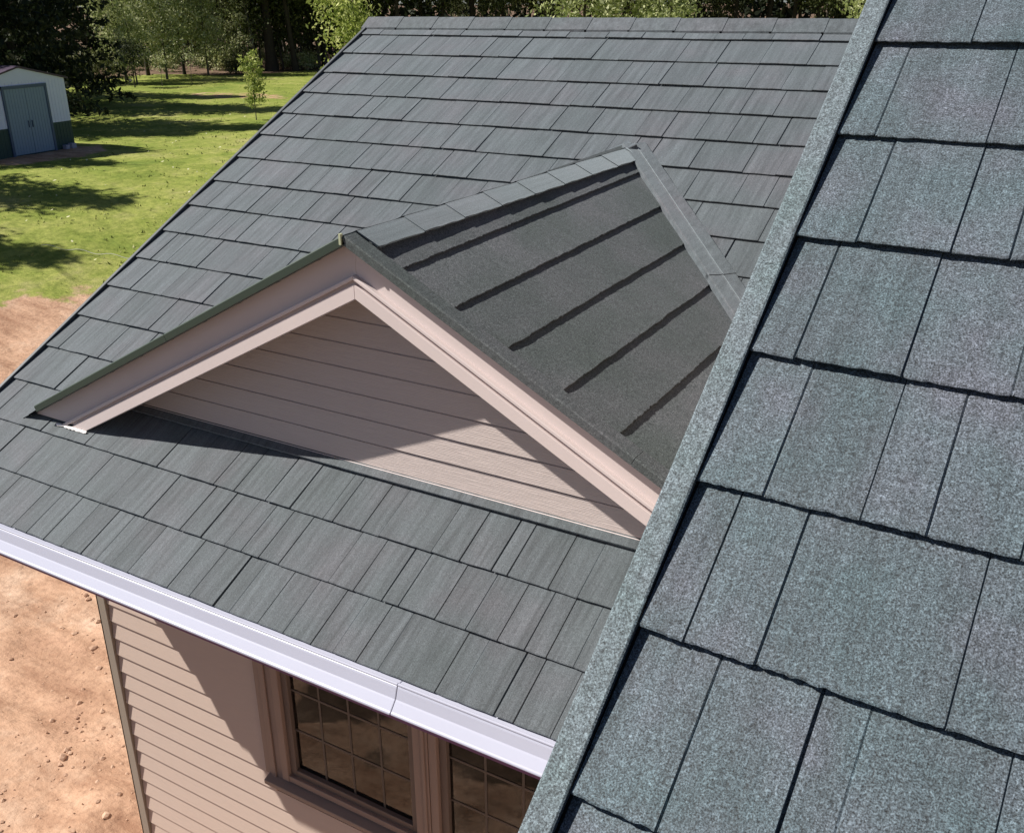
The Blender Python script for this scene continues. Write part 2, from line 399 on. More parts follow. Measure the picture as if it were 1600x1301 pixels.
# rake trim at the left edge
def rake_trim(name, mw, s0, s1, w_, top, mat, parent, drop=.10, step=2.4):
    mb = MB(); s = s0; rr = random.Random(9)
    while s < s1:
        e = min(s+step, s1); mb.tone = .4+.2*rr.random()
        A = [(-w_, s, top-drop), (-w_, s, top-.003), (-w_+.004, s, top), (-.004, s, top), (0, s, top-.003), (-.001, s, top-.006), (-.009, s, top-.012), (-.009, s, -.01)]
        B = [(-w_, e, top-drop), (-w_, e, top-.003), (-w_+.004, e, top-.0006), (-.004, e, top-.0006), (0, e, top-.003), (-.001, e, top-.006), (-.009, e, top-.012), (-.009, e, -.01)]
        mb.sweep(None, A, B); s = e + .0008
    return mb.build(name, mat, parent, mw)
rake_trim('rake_trim', mwMs, -.01, RIDGE, .030, H1+.014, M_raketrim, roof, .05)
# rake fascia below it (left gable end of the main roof)
mb = MB(); mb.box(-.045, -.020, .02, RIDGE-.02, -.235, -.058)
mb.build('rake_fascia', M_gutter, roof, mwMs)

# eave: gutter, soffit
mb = MB()
prof = [(.02, -.012), (-.022, -.012), (-.030, -.018), (-.034, -.026), (-.050, -.076), (-.056, -.082), (-.088, -.118), (-.096, -.124), (-.097, -.134), (-.088, -.142), (.02, -.152)]
segs = [(-.08, 3.965), (3.966, 7.0)]
for i, (a, b) in enumerate(segs):
    e = .0025 if i == 0 else 0
    mb.sweep(None, [(a, y-e, z+e*.5) for y, z in prof], [(b, y-e, z+e*.5) for y, z in prof])
gut = mb.build('gutter', M_gutter, house, Matrix.Identity(4), bevel=.004)
gut['label'] = 'white eave gutter with a seam near its right end'
mb = MB()   # rolled lip and joint sleeve
for i, (a, b) in enumerate(segs):
    mb.box(a, b, -.032, -.018, -.016, -.004)
mb.build('gutter_lip', M_gutter, gut, Matrix.Identity(4), bevel=.004)
mb = MB(); mb.sweep(None, [(-.08, -.0985, -.131), (-.08, -.0985, -.146), (-.08, -.05, -.158), (-.08, -.05, -.150)], [(7, -.0985, -.131), (7, -.0985, -.146), (7, -.05, -.158), (7, -.05, -.150)])
mb.build('gutter_shade_strip', M_gutter_shade, gut, Matrix.Identity(4))  # added strip: shade below the gutter, painted as a dark line
YW = .95; XW = .38; ZS = -.150
mb = MB()
mb.box(-.02, 7.0, .021, YW+.02, ZS-.012, ZS)
mb.build('soffit', M_sof, house, Matrix.Identity(4))
mb = MB(); mb.box(-.02, 7, .0205, .042, -.15, -.045); mb.build('eave_fascia', M_gutter, house, Matrix.Identity(4))

# ---- lap siding walls
def lap_wall(x0, x1, z0, z1, e, t, openings=(), top=None, wob=0):
    """laps in the plane y=0 facing -y; top(z) -> (xa, xb) clips a gable"""
    mb = MB(); z = z0
    while z < z1 - .005:
        zb = min(z+e, z1)
        spans = [(x0, x1)]
        for (ox0, ox1, oz0, oz1) in openings:
            if zb > oz0+.001 and z < oz1-.001:
                nsp = []
                for a, b in spans:
                    if ox0 > a: nsp.append((a, min(b, ox0)))
                    if ox1 < b: nsp.append((max(a, ox1), b))
                spans = [s for s in nsp if s[1]-s[0] > .01]
        for a, b in spans:
            if top:
                (a0, b0), (a1, b1) = top(z), top(zb)
                if b0-a0 < .02: continue
                if b1 < a1: a1 = b1 = (a0+b0)/2
            else: a0 = a1 = a; b0 = b1 = b
            y0 = -t; y1 = -.002
            sl = .013; fq = 1-sl/e; am, bm_ = a0+(a1-a0)*fq, b0+(b1-b0)*fq; zm = z+(zb-z)*fq
            mb.quad((a0, y0, z), (b0, y0, z), (bm_, y1, zm), (am, y1, zm))          # face
            mb.quad((am, y1, zm), (bm_, y1, zm), (bm_, .006, zm-.001), (am, .006, zm-.001))
            mb.quad((am, .006, zm-.001), (bm_, .006, zm-.001), (b1, .006, zb+.002), (a1, .006, zb+.002))   # slot behind the next butt
            mb.quad((a0, y0, z), (b0, y0, z), (b0, .016, z+.001), (a0, .016, z+.001))    # butt underside
            if not top:
                mb.quad((a0, y0, z), (a1, y1, zb), (a1, .02, zb), (a0, .02, z)); mb.quad((b0, y0, z), (b1, y1, zb), (b1, .02, zb), (b0, .02, z))
        z = zb
    return mb
openings = [(2.06, 3.36, -2.20, -.62), (3.44, 4.74, -2.20, -.62)]
wallM = Matrix.Translation((0, YW, 0))
mb = lap_wall(XW+.10, 6.2, -4.2, ZS-.012, .1535, .018, [(2.03, 4.78, -2.30, -.56)])
wall = reg(mb.build('front_wall', M_wall, house, wallM), wallM)
mb = MB(); mb.box(XW, XW+.095, -.032, .03, -4.2, ZS-.012); mb.box(XW, XW+.02, -.032, .12, -4.2, ZS-.012)
mb.build('corner_post', M_post, wall, wallM, bevel=.004)
# remaining walls (box of the lower wing)
def wall_quad(name, o, X, ln, z0, z1, gable=None, nm='side_wall'):
    X = Vector(X); mw = Matrix(((X.x, -X.y, 0, o[0]), (X.y, X.x, 0, o[1]), (0, 0, 1, 0), (0, 0, 0, 1)))
    mb = lap_wall(0, ln, z0, z1, .1535, .014, top=gable) if gable is None else lap_wall(0, ln, z0, z1, .1535, .014, top=gable)
    return mb.build(name, M_wall, house, mw)
yb = 2*yr - YW
def gtop(z):
    base = ZS-.03
    if z <= base: return (0, yb-YW)
    zz = z; d = (zz+.12)/math.tan(TH)-YW   # distance from the corner where the roof underside reaches this height
    d = max(0, d); return (d, yb-YW-d)
wall_quad('left_wall', (XW, yb, 0), (0, -1, 0), yb-YW, -4.2, zr-.12, gtop)
wall_quad('back_wall', (6.2, yb, 0), (-1, 0, 0), 6.2-XW, -4.2, ZS)

# inside of the room behind the windows
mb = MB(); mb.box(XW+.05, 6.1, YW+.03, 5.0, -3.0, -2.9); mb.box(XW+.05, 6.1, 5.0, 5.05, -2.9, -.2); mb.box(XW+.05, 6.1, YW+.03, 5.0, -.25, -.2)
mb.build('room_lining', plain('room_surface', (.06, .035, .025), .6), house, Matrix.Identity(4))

# ---- windows
def window(x0, x1, z0, z1, label):
    mw = Matrix.Translation((x0, YW, z0)); W, H = x1-x0, z1-z0
    f = MB(); c = .060                                   # jamb casing, stepped
    f.box(0, c, -.050, .05, 0, H); f.box(W-c, W, -.050, .05, 0, H); f.box(c, W-c, -.050, .05, H-c, H); f.box(c, W-c, -.045, .05, 0, .05)
    fo = reg(f.build('window', M_frame, house, mw, bevel=.005), mw); fo['label'] = label
    s = MB(); i0, i1 = c, W-c; q = .055
    s.box(i0, i0+q, -.020, .045, .05, H-c); s.box(i1-q, i1, -.020, .045, .05, H-c); s.box(i0+q, i1-q, -.020, .045, .05, .05+q); s.box(i0+q, i1-q, -.020, .045, H-c-q, H-c)
    s.build('sash', M_sash, fo, mw, bevel=.004)
    g = MB(); gx0, gx1 = i0+q, i1-q; gz0, gz1 = .05+q, H-c-q
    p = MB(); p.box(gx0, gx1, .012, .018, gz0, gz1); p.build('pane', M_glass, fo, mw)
    n = 4
    for i in range(1, n):
        x = gx0+(gx1-gx0)*i/n; g.box(x-.008, x+.008, .0085, .0115, gz0, gz1)
    for i in range(1, 4):
        z = gz0+(gz1-gz0)*i/4; g.box(gx0, gx1, .0078, .0122, z-.008, z+.008)
    g.build('grille', M_munt, fo, mw)
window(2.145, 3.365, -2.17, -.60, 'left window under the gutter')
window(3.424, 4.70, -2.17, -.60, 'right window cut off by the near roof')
mb = MB(); mb.box(3.367, 3.422, -.058, .03, -2.17, -.60); mb.box(3.384, 3.405, -.070, -.058, -2.17, -.60); mb.build('window_mullion', M_frame, house, wallM, bevel=.004)
mb = MB(); mb.sweep(None, [(2.0, -.09, -2.245), (2.0, -.09, -2.210), (2.0, .03, -2.172), (2.0, .03, -2.29)], [(4.8, -.09, -2.245), (4.8, -.09, -2.210), (4.8, .03, -2.172), (4.8, .03, -2.29)])
mb.build('window_sill', plain('sill_vinyl', (.24, .185, .16), .5), house, wallM, bevel=.004)
mb = MB(); mb.box(1.965, 2.142, -.030, .03, -2.20, -.56); mb.box(2.03, 2.075, -.044, -.030, -2.20, -.56); mb.build('window_casing', M_frame, house, wallM, bevel=.004)

# ---- dormer
YF = .60; PK = Vector((3.300, YF, 1.847)); PH = R(27.6); CP, SP = math.cos(PH), math.sin(PH)
V = Vector((.034, 1, .016)).normalized()
hd = .015; ED = .321
def slope_frame(sg):       # local x = away from the front along the ridge (mirrored for handedness), s = up the slope
    D = Vector((sg*CP, 0, -SP))
    return D
LEN = 3.35
dormer = None
for sg, nm_ in ((1, 'dormer_roof'), (-1, 'dormer_roof_slope')):
    D = slope_frame(sg)
    # frame with S up the slope; X chosen so that the normal points outwards
    S = -D; X = V if sg < 0 else V*-1
    X = (X - S*X.dot(S)).normalized()
    N = X.cross(S)
    if N.z < 0: X = -X
    o = PK.copy()
    # courses counted from the lowest one; butt distance from the ridge ds = .29 + .321*i
    nC = 10; sb = -(.29+ED*(nC-1)); cs = {}
    rr = random.Random(20+sg)
    a, b = (-LEN, -.032) if X.dot(V) < 0 else (.032, LEN)
    for k in range(nC): cs[k] = []
    mw = fit(frame(o, X, S), -hd)
    mb = MB(); 
    for k in range(nC+1):
        s0 = sb + k*ED; s1 = min(s0+ED+.02, -.0)
        ds = -s0
        # clip where the slope meets the main roof: along-ridge length available at this distance down
        zz = PK.z - ds*SP; ylen = LEN; y_hit = (zz/math.tan(TH)) - YF
        if k == nC: s0, s1 = -.29+.321*0, 0
        if k == nC: continue
        end = LEN; start = max(0, 0)
        n = 300; mb.tone = rr.random()
        idx = len(mb.v)
        lo, hi = (a, b)
        for i in range(n+1):
            x = lo + (hi-lo)*i/n
            rg = rr.uniform(-.006, .006)*rr.random() + .004*noise.noise(Vector((x*9, k*3.1, sg)))
            hh = max(.002, hd*smooth(.0, .16, abs(x)-.02)) + .0012*noise.noise(Vector((x*5, k, 7)))
            mb.v += [(x, s0+.035+rg, -.012), (x, s0+.002+rg, hh-.007), (x, s0+.0008+rg, hh-.002), (x, s0+.004+rg, hh), (x, s0+ED*.5, hd*.5+.0010*noise.noise(Vector((x*3, k, 2)))), (x, s1, -.001)]
        for i in range(n):
            for q in range(5):
                p = idx+i*6+q; mb.f.append((p, p+6, p+7, p+1)); mb.t.append(mb.tone if q > 0 else .1)
    # top strip beneath the ridge cap
    s0 = -.29+ED-.001
    ob = mb.build(nm_, shD, house if dormer is None else house, mw, clean=False); reg(ob, mw)
    if dormer is None: dormer = ob
dormer['label'] = 'right slope of the small dormer roof with long ragged course lines'
Ls = []
def dp(y, ds, sg, h=0):    # point on a dormer slope: y from the front, ds down from the ridge, h outwards
    D = Vector((sg*CP, 0, -SP)); N = Vector((sg*SP, 0, CP)); return tuple(PK + V*(y) + D*ds + N*h)
# deck
mb = MB()
for sg in (1, -1):
    mb.quad(dp(.0301, 0, sg, -.016), dp(LEN, 0, sg, -.016), dp(LEN, 3.4, sg, -.016), dp(.03, 3.4, sg, -.016))
    mb.quad(dp(.12, 0, sg, -.06), dp(LEN, 0, sg, -.06), dp(LEN, 3.4, sg, -.06), dp(.12, 3.4, sg, -.06))
mb.build('dormer_deck', M_under, dormer, Matrix.Identity(4), clean=False)
# ridge cap: overlapping folded pieces
mb = MB(); y = .10; rr = random.Random(8)
while y < 3.02:
    y2 = y + .385; mb.tone = rr.random(); wn = .135
    for sg in (-1, 1):
        yy = [y + rr.uniform(-.004, .004), min(y2, 3.10)]
        hA, hB = .024, .017
        nseg = 8; ts = [i/nseg for i in range(nseg+1)]
        ed = [wn + rr.uniform(-.003, .003) for _ in ts]
        for i in range(nseg):
            ya = yy[0]+(yy[1]-yy[0])*ts[i]; yb_ = yy[0]+(yy[1]-yy[0])*ts[i+1]
            ha = hA+(hB-hA)*ts[i]; hb = hA+(hB-hA)*ts[i+1]
            mb.quad(dp(ya, -.004, sg, ha-.006), dp(yb_, -.004, sg, hb-.006), dp(yb_, ed[i+1], sg, hb), dp(ya, ed[i], sg, ha))
            mb.quad(dp(ya, ed[i], sg, ha), dp(yb_, ed[i+1], sg, hb), dp(yb_, ed[i+1]-.018, sg, -.01), dp(ya, ed[i]-.018, sg, -.01))
        mb.quad(dp(yy[0], -.004, sg, hA-.006), dp(yy[0], ed[0], sg, hA), dp(yy[0]+.02, ed[0], sg, 0), dp(yy[0]+.02, 0, sg, 0))
    y = y2 - .03
mb.build('dormer_ridge_cap', shN, dormer, Matrix.Identity(4), clean=False)
# rake trim over the front edges: face plus top wing
for sg in (1, -1):
    L = 3.02 if sg < 0 else 3.0
    mb = MB(); mb.tone = .45
    def ring(ds):
        return [dp(0, ds, sg, -.026), dp(0, ds, sg, .010), dp(.006, ds, sg, .016), dp(.085, ds, sg, .016), dp(.092, ds, sg, .004), dp(.03, ds, sg, -.018), dp(.03, ds, sg, -.030)]
    cuts = [-.0, 1.70, L] if sg > 0 else [0, 1.5, L]
    for a_, b_ in zip(cuts[:-1], cuts[1:]): mb.sweep(None, ring(a_+.0012), ring(b_-.0012))
    mb.build('dormer_rake_trim', shD if sg > 0 else M_drip, dormer, Matrix.Identity(4), bevel=.0)
# little chipped-paint nick on the peak joint
mb = MB()
p = Vector(dp(-.004, 0, 1, -.012)); mb.box(p.x-.010, p.x+.002, p.y-.006, p.y+.012, p.z-.018, p.z+.034)
mb.build('dormer_peak_nick', plain('chipped_coating', (.42, .45, .30), .6), dormer, Matrix.Identity(4))

# front boards: upper fascia, drip moulding, frieze
def board(name, y0, y1, p0, p1, mat, parent, Lr=2.98, Ll=2.98, bev=.003, proj=0):
    """mitred pair of raking boards; p = distance below the roof top, square to the slope; cut where they meet the roof"""
    mb = MB()
    for sg in (1, -1):
        L = Lr if sg > 0 else Ll
        def pt(y, p_, ds): 
            D = Vector((sg*CP, 0, -SP)); N = Vector((sg*SP, 0, CP)); q = PK + D*ds - N*p_; return (q.x, YF+y, q.z)
        def mit(p_): return p_*math.tan(PH)     # vertical mitre at the peak
        def foot(y, p_):                        # where the edge meets the main roof plane
            D = Vector((sg*CP, 0, -SP)); N = Vector((sg*SP, 0, CP)); q = PK - N*p_; zt = (YF+y)*math.tan(TH) + .004
            return (q.z - zt)/SP
        A = [pt(y0, p1, mit(p1)), pt(y0, p0, mit(p0)), pt(y1, p0, mit(p0)), pt(y1, p1, mit(p1))]
        B = [pt(y0, p1, foot(y0, p1)), pt(y0, p0, foot(y0, p0)), pt(y1, p0, foot(y1, p0)), pt(y1, p1, foot(y1, p1))]
        mb.sweep(None, A, B)
    return mb.build(name, mat, parent, Matrix.Identity(4), bevel=bev)
Yg = .93
gx = PK.x + .02
def gwall(z):        # width of the gable wall at height z (under the boards)
    d = (PK.z - .24 - z)/math.tan(PH); return (gx-max(0, d), gx+max(0, d))
zb0 = Yg*math.tan(TH)+.02
GM = Matrix.Translation((0, Yg, 0))
mb = lap_wall(0, 0, zb0-.0, PK.z-.15, .139, .011, top=lambda z: ((gx-(PK.z-.10-z)/math.tan(PH)), (gx+(PK.z-.10-z)/math.tan(PH)))) if False else None
def gt(z): d = max(0, (PK.z-.07-z)/math.tan(PH)); return (gx-d, gx+d)
lw = MB()
z = zb0; first = True
mbg = lap_wall(0, 1, zb0, PK.z-.12, .139, .011, top=gt)
gable = reg(mbg.build('gable_wall', M_gable, house, GM, clean=False), GM)
gable['label'] = 'triangular gable wall with wood grain lap siding'
mb = MB()    # pale starter strip and shingle-coloured apron flashing at the foot
mb.box(gx-2.28, gx+2.28, -.020, -.001, zb0-.028, zb0-.0045); mb.build('starter_strip', M_fascia, gable, GM, bevel=.002)
board('upper_fascia', .082, .110, .016, .172, M_fascia, gable)
board('drip_moulding', .052, .092, .166, .186, M_fascia, gable, bev=.005)
board('moulding_reveal', .080, .109, .1835, .208, M_fascia, gable, bev=.001)
board('frieze_board', .060, .111, .2055, .272, M_fascia, gable)
# sloping soffit between boards and gable wall
mb = MB()
for sg in (1, -1):
    N = Vector((sg*SP, 0, CP)); D = Vector((sg*CP, 0, -SP))
    for p_ in (.215, .225):
        a = PK - N*p_ + D*(p_*math.tan(PH)); b = a + D*2.7
        mb.quad((a.x, YF+.1115, a.z), (b.x, YF+.1115, b.z), (b.x, Yg, b.z), (a.x, Yg, a.z))
mb.build('rake_soffit', M_sof, gable, Matrix.Identity(4), clean=False)
# chipped caulk line at the foot of the left boards
rc2 = random.Random(6); mb = MB(); yc = YF+.052
def footp(p_):
    N_ = Vector((-SP, 0, CP)); D_ = Vector((-CP, 0, -SP)); q = PK - N_*p_; ds = (q.z - yc*math.tan(TH) - .006)/SP; q = q + D_*ds; return Vector((q.x, yc, q.z))
fa, fb = footp(.150), footp(.285); nseg = 16; ring_ = []
for i in range(nseg+1):
    c_ = fa.lerp(fb, i/nseg); w_ = rc2.uniform(.003, .011)
    ring_.append(((c_.x, c_.y-w_, c_.z-w_*math.tan(TH)+.001), (c_.x, c_.y-w_*.3, c_.z+.007), (c_.x, c_.y+.006, c_.z+.009)))
for i in range(nseg):
    A_, B_ = ring_[i], ring_[i+1]; mb.quad(A_[0], B_[0], B_[1], A_[1]); mb.quad(A_[1], B_[1], B_[2], A_[2])
mb.build('caulk_bead', M_caulk, gable, Matrix.Identity(4), clean=False)
# apron flashing along the foot of the gable wall on the main roof (local roof frame)
mb = MB(); s_w = Yg/CT
mb.sweep(None, [(.95, s_w-.060, .004), (.95, s_w-.060, .016), (.95, s_w+.02, .024), (.95, s_w+.02, -.02)], [(5.6, s_w-.060, .004), (5.6, s_w-.060, .016), (5.6, s_w+.02, .024), (5.6, s_w+.02, -.02)])
mb.build('apron_flashing', shN, gable, mwM, bevel=.002)

# valley covers: strip with a raised centre seam, lying where the dormer meets the main roof
tanP = math.tan(PH)
def valley(sg, name):
    mb = MB(); mb.tone = .75
    z_ap = PK.z + .053; ap = Vector((PK.x+.034*3.1, z_ap/math.tan(TH), z_ap))
    dn = Vector((sg/tanP, -1/math.tan(TH), -1)).normalized()
    ap = ap - dn*.0
    nM = Vector((0, -ST, CT)); nD = Vector((sg*SP, 0, CP)); nn = (nM+nD).normalized(); side = dn.cross(nn).normalized()
    if side.x*sg < 0: side = -side
    segl = [(0, 1.62), (1.59, 4.4)]
    for i, (a, b) in enumerate(segl):
        lift = .004 if i == 0 else 0
        def ring(t, l):
            c = ap + dn*t
            pr = [(-.088, -.02), (-.088, .026), (-.082, .031), (-.008, .0262), (0, .0305), (.008, .0262), (.082, .031), (.088, .026), (.088, -.02)]
            return [tuple(c + side*u + nn*(v+l)) for u, v in pr]
        mb.sweep(None, ring(a, lift), ring(b, lift))
    return mb.build(name, shN, dormer, Matrix.Identity(4))
valley(1, 'valley_cover'); valley(-1, 'valley_cover')

# ------------------------------------------------------------------ near upper roof
cF, sF = math.cos(-.0266222), math.sin(-.0266222); tF = .65227342
XF = Vector((cF, sF, 0)); YFv = Vector((-sF, cF, 0)); UF = YFv*math.cos(tF) + Vector((0, 0, math.sin(tF)))
F0 = Vector((5.67675593, -1.70113737, 1.56501621)); HF = .021
mwF = fit(frame(F0, XF, UF), -HF)
fc = {}
rr = random.Random(31)
for k in range(-2, 12):
    fc[k] = pattern(k, .5*k, 1.32, .75 if k < 7 else .05, 7.2, rr)
fc[-2] += [(.3, 1), (.6, 0)]
fc[-1] += [(.22, 0), (.52, 1)]
fc[0] += [(.168, 0), (.353, 2), (.438, 0), (.657, 1)]
fc[1] += [(.094, 1), (.232, 0), (.553, 1), (.70, 0)]
fc[2] += [(.14, 0), (.326, 1), (.445, 0), (.60, 1)]
fc[3] += [(.10, 0), (.317, 1), (.52, 0)]
fc[4] += [(.137, 0), (.334, 1), (.45, 0), (.62, 0)]
fc[5] += [(.09, 0), (.334, 1), (.5, 0)]
fc[6] += [(.03, 0), (.23, 1), (.42, 0), (.66, 1)]
s_top = 12*EX
up = reg(shingles({k+2: v for k, v in fc.items()}, 7.2, EX, HF, .012, .007, base=.012, s_first=-2*EX, rag=.0020).build('upper_roof', shF, house, mwF, clean=False), mwF)
up['label'] = 'near roof slope of large granular grey shingles on the right'
rt = rake_trim('upper_rake_trim', mwF, -2*EX-.02, s_top, .058, HF+.013, shT, up, .10, 1.9)
mb = MB(); mb.box(-.02, 7.2, -2*EX+.02, s_top, -.07, -.006); mb.build('upper_roof_deck', M_under, up, mwF)
mb = MB(); mb.box(-.045, -.022, -2*EX+.03, s_top, -.25, -.065); mb.build('upper_rake_fascia', M_fascia, up, mwF)
# back slope of the upper roof
Rp = F0 + UF*s_top
mwR = fit(frame(Rp + YFv*(s_top+2*EX)*math.cos(tF) + XF*7.2 - Vector((0, 0, (s_top+2*EX)*math.sin(tF))), -XF, -YFv*math.cos(tF)+Vector((0, 0, math.sin(tF)))), -HF)
shingles({k: pattern(k, .5*k, 1.4, -.1, 7.3, rr) for k in range(14)}, 7.2, EX, HF, .6, .009, top_cut=s_top+2*EX).build('upper_back_slope', shF, house, mwR, clean=False)
mb = MB(); q = fit(mwF, 0)
def upw(x, y): return F0 + XF*x + YFv*y
# walls of the upper wing: left side wall and front wall
ey = -2*EX*math.cos(tF) + .45; ez = F0.z - 2*EX*math.sin(tF)
ly = 2*(s_top*math.cos(tF)) - 2*ey - .0
o_ = upw(.28, ey + ly)
def gt2(z):
    d = max(0, (z - (F0.z-.20))/math.tan(tF) - ey); return (d, ly-d)
mwL = Matrix(((-YFv.x, -(-YFv.y), 0, o_.x), (-YFv.y, -YFv.x, 0, o_.y), (0, 0, 1, 0), (0, 0, 0, 1)))
lap_wall(0, ly, -4.2, Rp.z-.2, .1535, .014, top=gt2).build('upper_side_wall', M_wall, house, mwL, clean=False)
o_ = upw(.28, ey); mwL2 = Matrix(((XF.x, -XF.y, 0, o_.x), (XF.y, XF.x, 0, o_.y), (0, 0, 1, 0), (0, 0, 0, 1)))
lap_wall(0, 6.6, -4.2, ez-.05, .1535, .014).build('upper_front_wall', M_wall, house, mwL2, clean=False)
mb = MB(); mb.box(.0, 7.0, -.43, .02, ez-.07, ez-.05); mb.build('upper_soffit', M_sof, house, mwL2)

# ------------------------------------------------------------------ shed
A = Vector((-22.645, 18.339, -1.5)); e = Vector((.105, -.994, 0)).normalized()
shed = empty('shed', A, math.atan2(e.y, e.x))      # local x runs along the front towards the left, local y = into... outward normal
tag(shed, 'white metal garden shed with dark green base and closed grey double doors', 'shed')
mwS = parent_world(shed)
# local frame: x along front (right corner at 0), y: -y or +y outwards?  outward = towards camera
out = 1 if (mwS.to_3x3() @ Vector((0, 1, 0))).dot(CAM-A) > 0 else -1
def ribbed(mb, p0, p1, z0, z1, out_dir, step=.12, d=.008):
    p0 = Vector(p0); p1 = Vector(p1); n = max(1, int((p1-p0).length/step)); od = Vector(out_dir)*d
    pts = []
    for i in range(n):
        a = p0.lerp(p1, i/n); b = p0.lerp(p1, (i+.7)/n); c_ = p0.lerp(p1, (i+.76)/n); d_ = p0.lerp(p1, (i+.94)/n)
        pts += [a, b, c_+od, d_+od]
    pts.append(p1)
    for a, b in zip(pts[:-1], pts[1:]): mb.quad((a.x, a.y, z0), (b.x, b.y, z0), (b.x, b.y, z1), (a.x, a.y, z1))
SW, SD, SH, SPK = 3.35, -out*3.2, 2.14, 2.52
wh = plain('shed_white_panel', (.62, .69, .93), .45); gn = plain('shed_green_panel', (.02, .055, .055), .5)
bl = plain('shed_door_grey', (.20, .285, .40), .5); tb = plain('shed_blue_trim', (.07, .11, .19), .5); pr_ = plain('shed_roof_maroon', (.06, .04, .07), .5)
mb = MB()
for (p0, p1, od) in (((0, 0), (SW, 0), (0, out, 0)), ((0, 0), (0, SD), (-1, 0, 0)), ((SW, 0), (SW, SD), (1, 0, 0)), ((0, SD), (SW, SD), (0, -out, 0))):
    ribbed(mb, (*p0, 0), (*p1, 0), .84, SH, od)
mb.quad((0, 0, SH), (SW, 0, SH), (SW/2+.05, 0, SPK), (SW/2-.05, 0, SPK)); mb.quad((0, SD, SH), (SW, SD, SH), (SW/2+.05, SD, SPK), (SW/2-.05, SD, SPK))
mb.build('upper_panel', wh, shed, mwS, clean=False)
mb = MB()
for (p0, p1, od) in (((0, 0), (SW, 0), (0, out, 0)), ((0, 0), (0, SD), (-1, 0, 0)), ((SW, 0), (SW, SD), (1, 0, 0)), ((0, SD), (SW, SD), (0, -out, 0))):
    ribbed(mb, (*p0, 0), (*p1, 0), -.1, .84, od)
mb.build('lower_panel', gn, shed, mwS, clean=False)
mb = MB()
for sgn in (0, 1):
    xa = -.12 if sgn == 0 else SW+.12; za = SH-.03
    y0 = out*.06; y1 = SD-out*.06
    mb.sweep(None, [(xa, y0, za), (xa, y0, za+.05), (SW/2, y0, SPK+.07), (SW/2, y0, SPK+.02)], [(xa, y1, za), (xa, y1, za+.05), (SW/2, y1, SPK+.07), (SW/2, y1, SPK+.02)])
mb.build('roof', pr_, shed, mwS)
dx0, dx1 = .84, 2.34
for a_, b_ in ((dx0, (dx0+dx1)/2-.006), ((dx0+dx1)/2+.006, dx1)):
    mb = MB(); ribbed(mb, (a_, out*.025, 0), (b_, out*.025, 0), .03, 1.95, (0, out, 0), .1, .008)
    mb.box(a_, b_, min(out*.002, out*.022), max(out*.002, out*.022), .03, 1.95)
    d = reg(mb.build('door', bl, shed, mwS, clean=False), mwS)
    h = MB(); cx = (dx0+dx1)/2 + (.07 if a_ > dx0 else -.07); yy = sorted((out*.03, out*.06)); h.box(cx-.015, cx+.015, yy[0], yy[1], .80, 1.0)
    h.build('handle', tb, d, mwS)
mb = MB(); yy = sorted((out*.001, out*.05))
mb.box(dx0-.08, dx0, yy[0], yy[1], 0, 2.03); mb.box(dx1, dx1+.08, yy[0], yy[1], 0, 2.03); mb.box(dx0-.08, dx1+.08, yy[0], yy[1]+.004, 1.951, 2.04)
mb.build('door_frame', tb, shed, mwS)
mb = MB(); yy = sorted((out*.012, out*.2)); mb.box(.12, .30, yy[0], yy[1], -.02, .16); mb.box(.36, .52, yy[0], yy[1]-.03, -.02, .13)
bk = mb.build('concrete_block', plain('pale_block', (.35, .36, .45), .8), None, mwS, bevel=.01)
tag(bk, 'pale concrete blocks lying against the green base of the shed', 'block')

# white twine across the grass
mb = MB(); a = Vector((-13.9, 10.6, 0)); b = Vector((-11.2, 11.6, 0))
for i in range(24):
    p, q = a.lerp(b, i/24), a.lerp(b, (i+1)/24)
    mb.tube((p.x, p.y, terr(p.x, p.y)+.10+.03*math.sin(i)), (q.x, q.y, terr(q.x, q.y)+.10+.03*math.sin(i+1)), .006, .006, 5)
tag(mb.build('twine', plain('white_twine', (.6, .6, .55), .7)), 'thin white twine stretched over the lawn beside the roof edge', 'twine')

# ------------------------------------------------------------------ trees
def leaf_mat(name, a, b, c):
    m = Mat(name, .65, .3); m.color(m.ramp(m.attr('tone'), [(0, a), (.55, b), (1, c)]))
    tl = m.n('ShaderNodeBsdfTranslucent'); m.L(m.b.inputs['Base Color'].links[0].from_socket, tl.inputs[0])
    ms = m.n('ShaderNodeMixShader'); ms.inputs[0].default_value = .30; m.L(m.b.outputs[0], ms.inputs[1]); m.L(tl.outputs[0], ms.inputs[2])
    m.L(ms.outputs[0], m.t.nodes['Material Output'].inputs[0]); return m.m
L_dark = leaf_mat('conifer_needles', (.016, .026, .012), (.030, .042, .018), (.07, .075, .03))
L_mid = leaf_mat('woodland_leaves', (.035, .05, .018), (.085, .105, .035), (.24, .24, .11))
L_lite = leaf_mat('pale_leaves', (.11, .16, .045), (.36, .40, .16), (.85, .85, .60))
L_yel = leaf_mat('yellow_green_leaves', (.13, .20, .04), (.36, .42, .10), (.75, .75, .35))
M_bark = plain('tree_bark', (.055, .045, .035), .9, .2, .35, 4, .6)
M_barkp = plain('pale_bark', (.13, .115, .095), .9, .2, .3, 4, .5)

